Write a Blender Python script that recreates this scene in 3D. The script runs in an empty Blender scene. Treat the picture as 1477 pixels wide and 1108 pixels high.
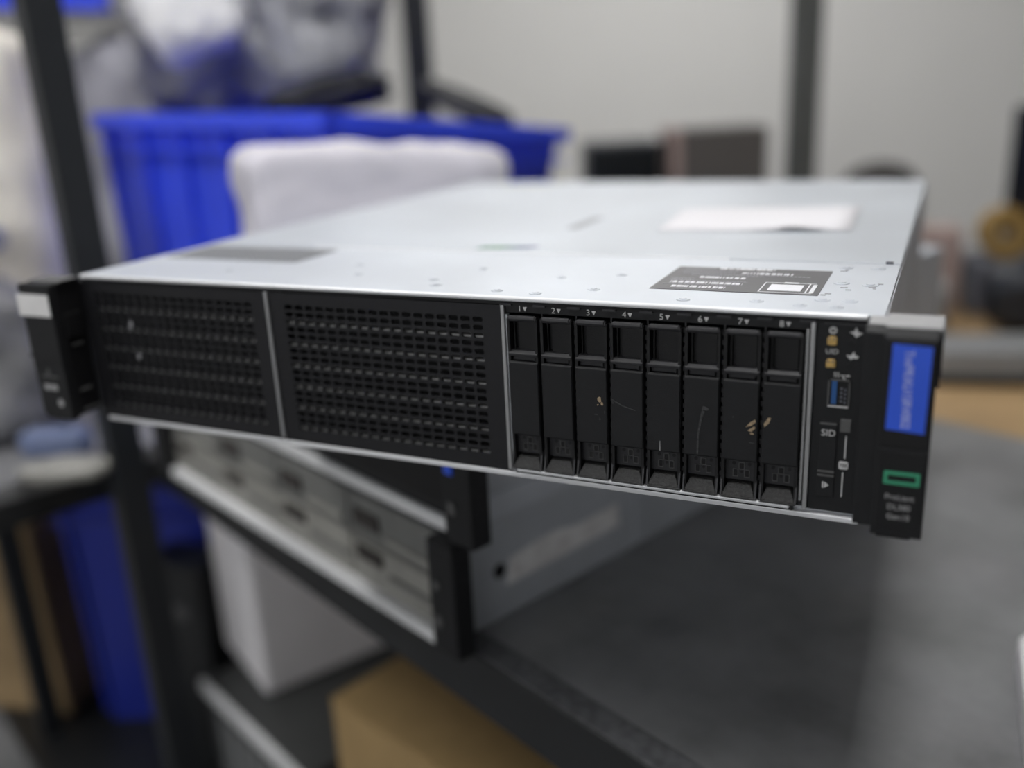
import bpy, math, random
from mathutils import Matrix, Vector, noise
random.seed(7)
scene = bpy.context.scene
COL = scene.collection
PI = math.pi

# ---------------------------------------------------------------- materials
def lin(c):
    c = c / 255.0
    return c / 12.92 if c <= 0.04045 else ((c + 0.055) / 1.055) ** 2.4
def S(r, g, b):
    return (lin(r), lin(g), lin(b), 1.0)
def mat(name, col, rough=0.5, metal=0.0, var=0.0, vscale=30.0, bump=0.0, bscale=400.0, spec=0.5, coat=0.0, emit=None, trans=0.0, alpha=1.0, rvar=0.0):
    m = bpy.data.materials.new(name); m.use_nodes = True
    nt = m.node_tree; b = nt.nodes['Principled BSDF']
    b.inputs['Base Color'].default_value = col
    b.inputs['Roughness'].default_value = rough
    b.inputs['Metallic'].default_value = metal
    b.inputs['Specular IOR Level'].default_value = spec
    b.inputs['Coat Weight'].default_value = coat
    b.inputs['Transmission Weight'].default_value = trans
    b.inputs['Alpha'].default_value = alpha
    tc = nt.nodes.new('ShaderNodeTexCoord')
    if var > 0 or rvar > 0:
        n = nt.nodes.new('ShaderNodeTexNoise'); n.inputs['Scale'].default_value = vscale
        n.inputs['Detail'].default_value = 5.0; n.inputs['Roughness'].default_value = 0.6
        nt.links.new(tc.outputs['Object'], n.inputs['Vector'])
        if var > 0:
            r = nt.nodes.new('ShaderNodeValToRGB')
            r.color_ramp.elements[0].position = 0.3; r.color_ramp.elements[1].position = 0.7
            r.color_ramp.elements[0].color = tuple(max(0, c * (1 - var)) for c in col[:3]) + (1,)
            r.color_ramp.elements[1].color = tuple(min(1, c * (1 + var)) for c in col[:3]) + (1,)
            nt.links.new(n.outputs['Fac'], r.inputs['Fac']); nt.links.new(r.outputs['Color'], b.inputs['Base Color'])
        if rvar > 0:
            mr = nt.nodes.new('ShaderNodeMapRange')
            mr.inputs['From Min'].default_value = 0.3; mr.inputs['From Max'].default_value = 0.7
            mr.inputs['To Min'].default_value = max(0.05, rough - rvar); mr.inputs['To Max'].default_value = min(1, rough + rvar)
            nt.links.new(n.outputs['Fac'], mr.inputs['Value']); nt.links.new(mr.outputs['Result'], b.inputs['Roughness'])
    if bump > 0:
        n2 = nt.nodes.new('ShaderNodeTexNoise'); n2.inputs['Scale'].default_value = bscale; n2.inputs['Detail'].default_value = 3.0
        nt.links.new(tc.outputs['Object'], n2.inputs['Vector'])
        bp = nt.nodes.new('ShaderNodeBump'); bp.inputs['Strength'].default_value = bump; bp.inputs['Distance'].default_value = 0.002
        nt.links.new(n2.outputs['Fac'], bp.inputs['Height']); nt.links.new(bp.outputs['Normal'], b.inputs['Normal'])
    if emit:
        b.inputs['Emission Color'].default_value = emit[0]; b.inputs['Emission Strength'].default_value = emit[1]
    return m
M = {}
M['zinc'] = mat('zinc_sheet', (0.63, 0.665, 0.715, 1), 0.42, 0.35, 0.05, 14, 0.04, 60, rvar=0.07)
M['zinc_hood'] = mat('zinc_hood', (0.58, 0.615, 0.66, 1), 0.40, 0.40, 0.05, 10, 0.03, 50, rvar=0.06)
M['zinc_edge'] = mat('zinc_edge', (0.86, 0.87, 0.89, 1), 0.35, 0.25)
M['zinc_dark'] = mat('zinc_side', (0.62, 0.64, 0.67, 1), 0.5, 0.2, 0.08, 12)
M['alu'] = mat('divider_metal', (0.45, 0.455, 0.46, 1), 0.38, 0.55)
M['black'] = mat('black_plastic', (0.0115, 0.012, 0.0135, 1), 0.55, 0, 0.12, 200, 0.12, 2500, spec=0.35)
M['black2'] = mat('black_carrier_plastic', (0.0085, 0.0085, 0.0095, 1), 0.5, 0, 0.1, 160, 0.15, 2200, spec=0.35)
M['black_soft'] = mat('dusty_black_plastic', (0.032, 0.032, 0.032, 1), 0.62, 0, 0.55, 900, 0.3, 1500)
M['ridge'] = mat('grey_black_ridge', (0.022, 0.022, 0.025, 1), 0.45)
M['grille'] = mat('black_painted_mesh', (0.0125, 0.0125, 0.0150, 1), 0.5, 0, 0.1, 200, spec=0.35)
M['void'] = mat('dark_interior', (0.004, 0.004, 0.005, 1), 0.7)
M['fin'] = mat('inner_metal_fin', (0.45, 0.45, 0.44, 1), 0.4, 0.5)
M['vent'] = mat('vent_patch_grey', (0.36, 0.37, 0.39, 1), 0.6, 0.2)
M['label_grey'] = mat('grey_label', (0.105, 0.103, 0.110, 1), 0.38, 0, 0.06, 80)
M['label_white'] = mat('label_white', (0.80, 0.80, 0.84, 1), 0.5)
M['label_mid'] = mat('label_print', (0.36, 0.36, 0.38, 1), 0.5)
M['print'] = mat('white_print', (0.62, 0.62, 0.62, 1), 0.6)
M['print_dim'] = mat('grey_print', (0.38, 0.38, 0.385, 1), 0.6)
M['sticker'] = mat('white_sticker', (0.90, 0.89, 0.88, 1), 0.55, 0, 0.03, 60)
M['blue_label'] = mat('blue_label', (0.036, 0.125, 0.84, 1), 0.4, 0, 0.04, 60)
M['blue_print'] = mat('label_lettering', (0.60, 0.64, 0.92, 1), 0.5)
M['green'] = mat('green_badge', (0.055, 0.36, 0.20, 1), 0.4)
M['film'] = mat('yellow_film', (0.60, 0.40, 0.13, 1), 0.3, 0, 0.45, 500)
M['usb_blue'] = mat('usb_blue', (0.02, 0.10, 0.30, 1), 0.4)
M['grey_sq'] = mat('grey_tab', (0.10, 0.10, 0.10, 1), 0.6, 0, 0.15, 400)
M['tan_chip'] = mat('tan_scrape', (0.36, 0.27, 0.17, 1), 0.7, 0, 0.4, 700)
M['scuff'] = mat('pale_scuff', (0.048, 0.048, 0.050, 1), 0.7, 0, 0.5, 700)
M['paper'] = mat('paper', (0.74, 0.73, 0.76, 1), 0.7, 0, 0.02, 20)
M['deck'] = mat('dark_deck', (0.205, 0.206, 0.213, 1), 0.40, 0, 0.32, 13, 0.12, 900, rvar=0.08, spec=0.9, coat=0.6)
M['beam'] = mat('black_steel', (0.013, 0.0145, 0.016, 1), 0.45, 0.0, 0.15, 30)
M['flange'] = mat('worn_steel_flange', (0.11, 0.112, 0.118, 1), 0.5, 0, 0.4, 120)
M['post'] = mat('post_steel', (0.014, 0.0165, 0.020, 1), 0.5, 0, 0.1, 20)
M['post_grey'] = mat('grey_post_steel', (0.085, 0.090, 0.086, 1), 0.55, 0, 0.1, 20)
M['old_front'] = mat('beige_grey_plastic', (0.17, 0.172, 0.165, 1), 0.55, 0, 0.1, 40)
M['old_light'] = mat('light_beige_plastic', (0.30, 0.295, 0.27, 1), 0.5, 0, 0.1, 40)
M['old_dark'] = mat('brown_dark_plastic', (0.035, 0.03, 0.027, 1), 0.6)
M['silver'] = mat('silver_lip', (0.86, 0.87, 0.88, 1), 0.35, 0.2)
M['side_zinc'] = mat('lower_server_side', (0.56, 0.59, 0.63, 1), 0.45, 0.2, 0.08, 10)
M['side_label'] = mat('faded_label', (0.90, 0.87, 0.86, 1), 0.7, 0, 0.15, 60)
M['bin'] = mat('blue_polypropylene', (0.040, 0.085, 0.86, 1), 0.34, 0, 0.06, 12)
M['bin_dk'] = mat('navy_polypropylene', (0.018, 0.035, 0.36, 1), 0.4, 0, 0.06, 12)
M['foam'] = mat('white_foam_wrap', (0.72, 0.70, 0.77, 1), 0.6, 0, 0.06, 18)
M['bag'] = mat('grey_clear_plastic', (0.27, 0.275, 0.30, 1), 0.45, 0, 0.45, 9, coat=0.15)
M['bag_white'] = mat('white_plastic', (0.86, 0.86, 0.88, 1), 0.3, coat=0.5)  # white put in for the bag's highlight
M['pale_lav'] = mat('pale_lavender_bag', (0.36, 0.36, 0.41, 1), 0.5, 0, 0.2, 9)
M['pale_blue'] = mat('dull_blue_wrap', (0.16, 0.20, 0.34, 1), 0.5)
M['sack'] = mat('cream_sack', (0.88, 0.83, 0.75, 1), 0.75, 0, 0.15, 10)
M['grey_bag'] = mat('grey_bag', (0.30, 0.30, 0.31, 1), 0.5, 0, 0.25, 10)
M['light_bag'] = mat('pale_bag', (0.68, 0.68, 0.69, 1), 0.6, 0, 0.1, 10)
M['cable'] = mat('black_cable', (0.015, 0.016, 0.018, 1), 0.45)
M['card'] = mat('cardboard', (0.40, 0.27, 0.12, 1), 0.8, 0, 0.08, 20)
M['card2'] = mat('tan_cardboard', (0.36, 0.25, 0.13, 1), 0.8, 0, 0.3, 8)
M['whitebox'] = mat('white_carton', (0.90, 0.88, 0.90, 1), 0.65, 0, 0.04, 15)
M['wood'] = mat('tan_desk_top', (0.42, 0.28, 0.14, 1), 0.5, 0, 0.12, 8)
M['dk_obj'] = mat('dark_blue_black', (0.02, 0.024, 0.032, 1), 0.5)
M['yellow'] = mat('ochre_tape', (0.34, 0.21, 0.06, 1), 0.5)
M['case_dk'] = mat('dark_case_paint', (0.05, 0.052, 0.052, 1), 0.5, 0, 0.1, 20)
M['pink'] = mat('dull_pink', (0.40, 0.30, 0.27, 1), 0.7)
M['slate'] = mat('slate_grey', (0.12, 0.125, 0.15, 1), 0.6)
M['grey_obj'] = mat('mid_grey', (0.24, 0.245, 0.25, 1), 0.55)
M['cap'] = mat('worn_grey_cap', (0.36, 0.36, 0.365, 1), 0.5, 0, 0.1, 90)  # lit tone of the black ear's top, put into the colour
M['brown_grey'] = mat('grey_brown_carton', (0.105, 0.095, 0.088, 1), 0.7)
M['screen'] = mat('black_gloss', (0.008, 0.010, 0.012, 1), 0.25)
M['chair'] = mat('dark_chair_fabric', (0.05, 0.046, 0.043, 1), 0.85)
M['wall'] = mat('white_paint', (0.74, 0.735, 0.715, 1), 0.85, 0, 0.015, 3)
M['daylight'] = mat('frosted_glazing', (0.9, 0.9, 0.9, 1), 0.4, emit=((0.96, 0.98, 1.0, 1), 1.35))  # glow of the added fill panel behind the camera
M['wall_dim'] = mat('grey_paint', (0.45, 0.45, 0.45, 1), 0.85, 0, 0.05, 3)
M['ceil'] = mat('ceiling_white', (0.78, 0.78, 0.78, 1), 0.9)
M['floor'] = mat('grey_floor', (0.20, 0.20, 0.205, 1), 0.6, 0, 0.12, 6)
M['panel_frame'] = mat('panel_frame', (0.7, 0.7, 0.7, 1), 0.5)
M['diffuser'] = mat('light_diffuser', (0.9, 0.9, 0.9, 1), 0.5, emit=((1.0, 0.99, 0.975, 1), 17.0))
# hologram strip: green to blue along its length
def holo():
    m = mat('green_blue_foil', (0.05, 0.25, 0.15, 1), 0.35)
    nt = m.node_tree; b = nt.nodes['Principled BSDF']
    tc = nt.nodes.new('ShaderNodeTexCoord'); sx = nt.nodes.new('ShaderNodeSeparateXYZ'); r = nt.nodes.new('ShaderNodeValToRGB')
    nt.links.new(tc.outputs['Generated'], sx.inputs[0]); nt.links.new(sx.outputs[0], r.inputs['Fac']); nt.links.new(r.outputs['Color'], b.inputs['Base Color'])
    e = r.color_ramp.elements
    e[0].position = 0.0; e[0].color = (0.03, 0.16, 0.11, 1); e[1].position = 1.0; e[1].color = (0.10, 0.10, 0.26, 1)
    x = e.new(0.35); x.color = (0.015, 0.20, 0.04, 1); x = e.new(0.7); x.color = (0.012, 0.06, 0.17, 1)
    return m
M['holo'] = holo()

# ---------------------------------------------------------------- mesh tools
class MB:
    def __init__(s): s.v = []; s.f = []
    def add(s, vs, fs):
        o = len(s.v); s.v += [tuple(p) for p in vs]; s.f += [tuple(i + o for i in f) for f in fs]; return s
    def box(s, x0, x1, y0, y1, z0, z1, mx=None):
        vs = [(x, y, z) for x in (x0, x1) for y in (y0, y1) for z in (z0, z1)]
        if mx: vs = [mx @ Vector(p) for p in vs]
        return s.add(vs, [(0, 1, 3, 2), (4, 6, 7, 5), (0, 4, 5, 1), (2, 3, 7, 6), (0, 2, 6, 4), (1, 5, 7, 3)])
    def prism(s, pts, axis, a, b):
        n = len(pts)
        def P(p, t):
            if axis == 'y': return (p[0], t, p[1])
            if axis == 'x': return (t, p[0], p[1])
            return (p[0], p[1], t)
        vs = [P(p, a) for p in pts] + [P(p, b) for p in pts]
        fs = [tuple(range(n - 1, -1, -1)), tuple(range(n, 2 * n))] + [(i, (i + 1) % n, n + (i + 1) % n, n + i) for i in range(n)]
        return s.add(vs, fs)
    def hexa(s, bot, top):
        return s.add(list(bot) + list(top), [(3, 2, 1, 0), (4, 5, 6, 7), (0, 1, 5, 4), (1, 2, 6, 5), (2, 3, 7, 6), (3, 0, 4, 7)])
    def tube(s, path, r, n=8):
        path = [Vector(p) for p in path]; rings = []
        for i, p in enumerate(path):
            t = (path[min(i + 1, len(path) - 1)] - path[max(i - 1, 0)]).normalized()
            a = t.orthogonal().normalized() if i == 0 else (rings[-1][1] - t * rings[-1][1].dot(t)).normalized()
            rings.append((p, a, t.cross(a)))
        vs = []
        for p, a, c in rings:
            for k in range(n): vs.append(p + a * (r * math.cos(2 * PI * k / n)) + c * (r * math.sin(2 * PI * k / n)))
        fs = [(i * n + k, i * n + (k + 1) % n, (i + 1) * n + (k + 1) % n, (i + 1) * n + k) for i in range(len(path) - 1) for k in range(n)]
        fs += [tuple(range(n - 1, -1, -1)), tuple((len(path) - 1) * n + k for k in range(n))]
        return s.add(vs, fs)
    def disc(s, cx, cy, z0, z1, r, n=16, sx=1.0):
        return s.prism([(cx + sx * r * math.cos(2 * PI * k / n), cy + r * math.sin(2 * PI * k / n)) for k in range(n)], 'z', z0, z1)
    def mesh(s, name):
        me = bpy.data.meshes.new(name); me.from_pydata(s.v, [], s.f); me.update(); return me

def obj(name, mb, m, parent=None, bevel=0.0, smooth=False, segs=2, label=None):
    me = mb.mesh(name) if isinstance(mb, MB) else mb
    o = bpy.data.objects.new(name, me); COL.objects.link(o)
    if m:
        me.materials.clear(); me.materials.append(M[m])
    if parent: o.parent = parent
    if smooth:
        for p in me.polygons: p.use_smooth = True
    if bevel > 0:
        b = o.modifiers.new('Bevel', 'BEVEL'); b.width = bevel; b.segments = segs; b.limit_method = 'ANGLE'; b.angle_limit = 0.6
        b.harden_normals = False
    if label: o['label'] = label
    return o
def thing(name, label, cat, loc=(0, 0, 0), rotz=0.0, group=None):
    o = bpy.data.objects.new(name, None); COL.objects.link(o); o.empty_display_size = 0.02
    o.location = loc; o.rotation_euler = (0, 0, rotz)
    o['label'] = label; o['category'] = cat
    if group: o['group'] = group
    return o
def tag(o, label, cat, group=None):
    o['label'] = label; o['category'] = cat
    if group: o['group'] = group
    return o
def struct(name, mb, m, **k):
    o = obj(name, mb, m, **k); o['kind'] = 'structure'; return o
def text(name, s, size, mx, m, parent, ex=0.00012, align='CENTER', sx=1.0, spacing=1.0):
    cu = bpy.data.curves.new(name, 'FONT'); cu.body = s; cu.size = size; cu.extrude = ex
    cu.align_x = align; cu.align_y = 'CENTER'; cu.space_character = spacing
    t = bpy.data.objects.new(name, cu); COL.objects.link(t)
    bpy.context.view_layer.update()
    me = bpy.data.meshes.new_from_object(t.evaluated_get(bpy.context.evaluated_depsgraph_get()))
    bpy.data.objects.remove(t); bpy.data.curves.remove(cu)
    me.transform(mx @ Matrix.Diagonal((sx, 1, 1, 1)))
    o = obj(name, me, m, parent); o.name = name; return o
FRONT = Matrix.Rotation(PI / 2, 4, 'X')                # text upright, facing -Y
def at_front(x, y, z, turn=0.0):
    return Matrix.Translation((x, y, z)) @ FRONT @ Matrix.Rotation(turn, 4, 'Z')
def lumpy(name, m, size, loc, rotz, amp, freq, parent=None, n=14, seed=0, power=3.2, droop=0.0, crease=0.0):
    """a soft bag: rounded box pushed about by noise, flat underneath, base at z=0"""
    vs = []; fs = []; nu, nv = n * 2, n
    for j in range(nv + 1):
        ph = PI * j / nv
        for i in range(nu):
            th = 2 * PI * i / nu
            d = Vector((math.sin(ph) * math.cos(th), math.sin(ph) * math.sin(th), math.cos(ph)))
            k = (abs(d.x) ** power + abs(d.y) ** power + abs(d.z) ** power) ** (-1 / power)
            p = Vector((d.x * k * size[0] / 2, d.y * k * size[1] / 2, d.z * k * size[2] / 2))
            nz = noise.noise(p * freq + Vector((seed * 7.1, seed * 3.3, 0))) + 0.5 * noise.noise(p * freq * 2.3 + Vector((0, seed, seed * 5)))
            q = p * freq * 2.1 + Vector((seed * 2.7, 1.3, seed))
            cr = 1 - abs(noise.noise(q)) * 2.2
            nz += crease * (cr - 0.5) + crease * 0.5 * (0.5 - abs(noise.noise(q * 2.3)) * 2.2)
            p += d * nz * amp
            p.z = max(p.z, -size[2] / 2)
            p.z -= droop * (p.x / size[0]) * (1 if p.z > 0 else 0)
            vs.append((p.x, p.y, p.z + size[2] / 2))
    for j in range(nv):
        for i in range(nu):
            fs.append((j * nu + i, (j + 1) * nu + i, (j + 1) * nu + (i + 1) % nu, j * nu + (i + 1) % nu))
    o = obj(name, MB().add(vs, fs), m, parent, smooth=True)
    if not parent: o.location = loc; o.rotation_euler = (0, 0, rotz)
    return o

# ---------------------------------------------------------------- the server in focus
W = 0.1395; XL, XR = -0.1395, 0.306; H = 0.0846; DEEP = 0.515
A = thing('rack_server', 'silver rack server with black mesh front and eight drives on top of the stack', 'server')
# chassis
c = MB()
c.box(XL, XR, 0.016, DEEP, 0.0, 0.0012)                 # bottom sheet
c.box(XL, XL + 0.0012, 0.0005, DEEP, 0.0, H)            # sides
c.box(XR - 0.0012, XR, 0.0005, DEEP, 0.0, H)
c.box(XL, XR, DEEP - 0.0012, DEEP, 0.0, H)
c.box(XL, XR, 0.003, DEEP, -0.0034, 0.0)
obj('chassis', c, 'zinc_dark', A)
e = MB().box(XL + 0.004, XR - 0.005, -0.0008, 0.004, -0.0036, -0.0012)
obj('bottom_edge', e, 'zinc_edge', A, 0.0004)
k = MB().box(XR, XR + 0.0006, 0.048, 0.052, 0.060, 0.068)
obj('side_slot', k, 'void', A)
# front cover with stamped rivets
f = MB()
f.box(XL + 0.0005, XR - 0.0005, 0.0005, 0.1100, H, H + 0.0022)
for (x, y, r) in [(0.094, 0.018, .0034), (0.099, 0.062, .0026), (0.036, 0.035, .003), (0.086, 0.030, .003), (0.131, 0.012, .003), (0.152, 0.010, .003), (0.150, 0.048, .0025),
                  (0.02, 0.06, .003), (-0.05, 0.03, .003), (0.178, 0.060, .003), (0.176, 0.024, .003), (0.222, 0.012, .003), (0.253, 0.016, .003), (0.281, 0.098, .0036), (0.296, 0.098, .0036),
                  (0.283, 0.060, .0036), (0.2955, 0.058, .0036), (0.279, 0.024, .0034), (0.290, 0.024, .0034), (0.2715, 0.012, .003), (0.286, 0.012, .003)]:
    f.disc(x, y, H + 0.0020, H + 0.0026, r, 18)
    f.disc(x, y, H + 0.0024, H + 0.0030, r * 0.55, 14)
fc = obj('front_cover', f, 'zinc', A, 0.0005)
obj('cover_front_edge', MB().box(XL + 0.0012, XR - 0.0066, -0.0006, 0.0022, H + 0.0002, H + 0.0024), 'zinc_edge', fc, 0.0008, segs=3)  # paler strip along the front edge, its highlight put into the colour
# removable hood
h = MB()
h.box(XL + 0.0003, XR - 0.0003, 0.1108, DEEP, H, H + 0.0027)
hood = obj('top_hood', h, 'zinc_hood', A, 0.0006)
obj('hood_edge', MB().box(XL + 0.09, XR - 0.085, 0.1096, 0.1112, H + 0.0008, H + 0.0030), 'zinc_edge', hood, 0.0004)
obj('hood_latch', MB().prism([(0.090, 0.205), (0.099, 0.205), (0.099, 0.258), (0.090, 0.258)], 'z', H + 0.0026, H + 0.0030), 'vent', hood)
obj('seam_clip', MB().box(0.2985, 0.3020, 0.1105, 0.1125, H + 0.0022, H + 0.0034), 'slate', A)
# vent patch, top left
vp = MB()
x0, x1, y0, y1 = -0.128, -0.026, 0.060, 0.1015
nx, ny = 22, 9
px, py = (x1 - x0) / nx, (y1 - y0) / ny
for i in range(nx + 1): vp.box(x0 + i * px - px * 0.18, x0 + i * px + px * 0.18, y0, y1, H + 0.0023, H + 0.0028)
for j in range(ny + 1): vp.box(x0, x1, y0 + j * py - py * 0.18, y0 + j * py + py * 0.18, H + 0.0023, H + 0.0028)
vpo = obj('top_vent', vp, 'vent', A)
obj('vent_recess', MB().box(x0, x1, y0, y1, H + 0.0021, H + 0.00235), 'label_grey', vpo)
# hologram strip at the seam
obj('foil_strip', MB().prism([(0.0645, 0.1190), (0.0985, 0.1255), (0.1010, 0.1345), (0.066, 0.1280)], 'z', H + 0.0026, H + 0.0029), 'holo', A)
# regulatory label
zt = H + 0.0022
lab = obj('regulatory_label', MB().box(0.2008, 0.2762, 0.0315, 0.0865, zt, zt + 0.0003), 'label_grey', A)
bc = MB(); tx = MB()
def barcode(xa, xb, ya, yb):
    x = xa
    while x < xb:
        w = random.choice([.0005, .0008, .0012, .0020]); bc.box(x, min(x + w, xb), ya, yb, zt + .0002, zt + .0005); x += w + random.choice([.0003, .0006, .0010])
def microtext(xa, xb, y, hgt=0.0012):
    x = xa
    while x < xb:
        w = random.uniform(.0008, .0022); tx.box(x, min(x + w, xb), y, y + hgt, zt + .0002, zt + .00045); x += w + .0005
barcode(0.2225, 0.2495, 0.0815, 0.0850); barcode(0.2355, 0.2595, 0.0715, 0.0752)
barcode(0.2175, 0.2395, 0.0590, 0.0625); barcode(0.2065, 0.2405, 0.0455, 0.0495); barcode(0.2095, 0.2345, 0.0360, 0.0400)
for (a_, b_, y_) in [(.205, .220, .0835), (.205, .221, .0800), (.206, .233, .0760), (.206, .232, .0725), (.207, .250, .0685), (.212, .247, .0655), (.204, .216, .0560), (.206, .216, .0530), (.205, .242, .0515), (.204, .236, .0425), (.249, .268, .0685)]:
    microtext(a_, b_, y_)
# framed white square on the label
bc.box(0.2535, 0.2680, 0.0370, 0.0500, zt + .0002, zt + .0005)
for (a_, b_, c_, d_) in [(.2500, .2730, .0335, .0341), (.2500, .2506, .0335, .0545), (.2500, .2730, .0539, .0545), (.2700, .2706, .0345, .0545), (.2585, .2650, .0530, .0560), (.2718, .2736, .0350, .0520)]:
    bc.box(a_, b_, c_, d_, zt + .0002, zt + .00045)
obj('barcode', bc, 'label_white', lab); obj('small_print', tx, 'label_mid', lab)
# small dark marks printed beside the label
pm = MB()
for (x, y, w, d) in [(.2795, .088, .003, .0018), (.2815, .091, .0015, .0018), (.2770, .033, .0022, .0016), (.2785, .036, .0026, .0015), (.2950, .0535, .003, .0014), (.2835, .0500, .003, .0014), (.2860, .0455, .0024, .0012), (.2985, .060, .0022, .0016), (.2970, .050, .0014, .0013)]:
    obj('stamped_mark', MB().box(x, x + w, y, y + d, zt - .0001, zt + .0002), 'vent', A)
# ---- front: bays
obj('bay_backing', MB().box(XL + 0.0014, XR - 0.0014, 0.0135, 0.016, 0.0, H - 0.0004), 'void', A)
top_lip = MB().box(XL + 0.0014, XR - 0.0014, 0.0002, 0.0135, 0.0832, H)
obj('front_top_lip', top_lip, 'void', A)
def perforated(x0, x1, z0, z1, gx0, gx1, gz0, gz1, nc, nr, y, th):
    b = MB()
    b.box(x0, gx0, y, y + th, z0, z1); b.box(gx1, x1, y, y + th, z0, z1)
    b.box(gx0, gx1, y, y + th, z0, gz0); b.box(gx0, gx1, y, y + th, gz1, z1)
    pw, ph = (gx1 - gx0) / nc, (gz1 - gz0) / nr
    hw, hh = pw * 0.395, ph * 0.315; ch = hh * 0.55
    for i in range(nc):
        for j in range(nr):
            cx, cz = gx0 + (i + .5) * pw, gz0 + (j + .5) * ph
            R4 = [(-pw / 2, -ph / 2), (pw / 2, -ph / 2), (pw / 2, ph / 2), (-pw / 2, ph / 2)]
            O = [(-hw, -hh + ch), (-hw + ch, -hh), (hw - ch, -hh), (hw, -hh + ch), (hw, hh - ch), (hw - ch, hh), (-hw + ch, hh), (-hw, hh - ch)]
            vs = [(cx + p[0], y, cz + p[1]) for p in R4] + [(cx + p[0], y, cz + p[1]) for p in O] + [(cx + p[0], y + th, cz + p[1]) for p in O]
            fs = []
            for q in range(4):
                a_, b_ = 4 + 2 * q, 4 + 2 * q + 1
                fs.append((q, b_, a_)); fs.append((q, (q + 1) % 4, 4 + (2 * q + 2) % 8, b_))
            for q in range(8): fs.append((4 + q, 4 + (q + 1) % 8, 12 + (q + 1) % 8, 12 + q))
            b.add(vs, fs)
    return b
for bx, nm in ((-W, 'left'), (0.0, 'right')):
    g0, g1 = bx + 0.0105, bx + 0.1290
    if bx < 0: g0 = bx + 0.0100
    pan = obj('mesh_panel', perforated(bx + (0.0012 if bx >= 0 else -0.0006), bx + W - 0.0012, -0.0010, 0.0828, g0, g1, 0.0055, 0.0772, 18, 18, 0.0, 0.0012), 'grille', A)
    fins = MB(); ph = (0.0772 - 0.0055) / 18
    for q in range(6):
        zc = 0.0055 + ph * (3 * q + 0.28)
        fins.box(g0, g1, 0.0016, 0.0095, zc - 0.0005, zc + 0.0003)
    obj('inner_fin', fins, 'fin', pan)
# debris behind the left mesh
deb = MB()
for (x, z) in [(-0.104, 0.058), (-0.105, 0.0565), (-0.102, 0.0385)]: deb.prism([(x, z), (x + .002, z - .001), (x + .0022, z + .002), (x + .0008, z + .0035)], 'y', -0.0004, 0.0)
obj('lint_speck', deb, 'label_mid', A)
for x in (0.0, W, 2 * W):
    obj('divider_strip', MB().box(x - 0.0009, x + 0.0009, -0.0012, 0.012, 0.0003, 0.0830), 'alu', A, 0.0003)
# number strip over the drives
ns = obj('bay_number_strip', MB().box(W + 0.0012, 2 * W - 0.0012, 0.0003, 0.010, 0.0795, 0.0832), 'black', A, 0.0002)
DP = 0.01690; D0 = W + 0.0022 + DP / 2 - 0.0004
tabs = MB()
for i in range(9):
    cx = D0 + (i - 0.5) * DP
    tabs.box(cx - 0.0030, cx + 0.0030, -0.0010, 0.0005, 0.0828, 0.0838)
obj('strip_tab', tabs, 'ridge', ns)
for i in range(8):
    cx = D0 + i * DP - 0.0006
    text('bay_number', str(i + 1), 0.0038, at_front(cx - 0.0011, 0.0001, 0.0814), 'print', ns, sx=1.05)
    obj('bay_marker', MB().prism([(cx + 0.0006, 0.0824), (cx + 0.0016, 0.0804), (cx + 0.0026, 0.0824)], 'y', -0.0001, 0.0005), 'print', ns)
# drive cage rails with teeth (between the carriers)
cage = MB()
for i in range(9):
    cx = D0 + (i - 0.5) * DP
    cage.box(cx - 0.0004, cx + 0.0004, 0.0022, 0.012, 0.001, 0.0795)
    for q in range(17): cage.box(cx - 0.0007, cx + 0.0006, 0.0009, 0.003, 0.006 + q * 0.0043, 0.0083 + q * 0.0043)
obj('drive_cage', cage, 'ridge', A)
obj('cage_side_rail', MB().box(W + 0.0011, W + 0.0021, -0.0002, 0.010, 0.0015, 0.0785), 'zinc_dark', A, 0.0003)
obj('cage_side_rail', MB().box(2 * W - 0.0026, 2 * W - 0.0014, -0.0010, 0.010, 0.0040, 0.0800), 'alu', A, 0.0003)
obj('drive_cage_lip', MB().box(W + 0.0042, 2 * W - 0.0060, -0.0030, -0.0006, 0.0003, 0.0021), 'zinc_edge', A, 0.0007, segs=3)
obj('lip_gap', MB().box(W + 0.0030, 2 * W - 0.0050, -0.0006, 0.004, -0.0012, 0.0024), 'void', A)  # dark strip put in as the shadow under the lip
# drive carrier
HWD = 0.00765
def carrier():
    fr = MB()
    fr.box(-HWD, -HWD + 0.0013, -0.0022, 0.011, 0.0028, 0.0772); fr.box(HWD - 0.0013, HWD, -0.0022, 0.011, 0.0028, 0.0772)
    fr.box(-HWD, HWD, 0.004, 0.011, 0.0028, 0.0772)
    return fr
def topbar():
    b = MB(); n = 8
    pts = [(-0.0012 + 0.0015 * math.cos(2 * PI * q / n), 0.0772 + 0.0015 * math.sin(2 * PI * q / n)) for q in range(n)]
    b.prism(pts, 'x', -HWD + 0.0012, HWD - 0.0012)
    for sx in (-1, 1):
        b.prism([(p[0], p[1] - 0.0004) for p in pts], 'x', sx * (HWD - 0.0008) - 0.0003, sx * (HWD - 0.0008) + 0.0003)
    return b
def window():
    b = MB()
    b.box(-HWD + 0.0014, HWD - 0.0014, 0.0028, 0.0045, 0.0610, 0.0760)
    b.box(-0.0030, HWD - 0.0022, 0.0012, 0.0030, 0.0615, 0.0755)
    b.box(-0.0052, -0.0048, 0.0005, 0.0030, 0.0615, 0.0755)
    return b
def latch():
    b = MB()
    b.prism([(-0.0028, 0.0606), (-0.0012, 0.0618), (0.004, 0.0622), (0.004, 0.0592), (-0.0026, 0.0592)], 'x', -HWD + 0.0002, HWD - 0.0002)
    b.box(-HWD + 0.0014, HWD - 0.0020, 0.0000, 0.004, 0.0566, 0.0592)
    b.box(HWD - 0.0032, HWD - 0.0022, -0.0008, 0.001, 0.0566, 0.0592)
    return b
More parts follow.
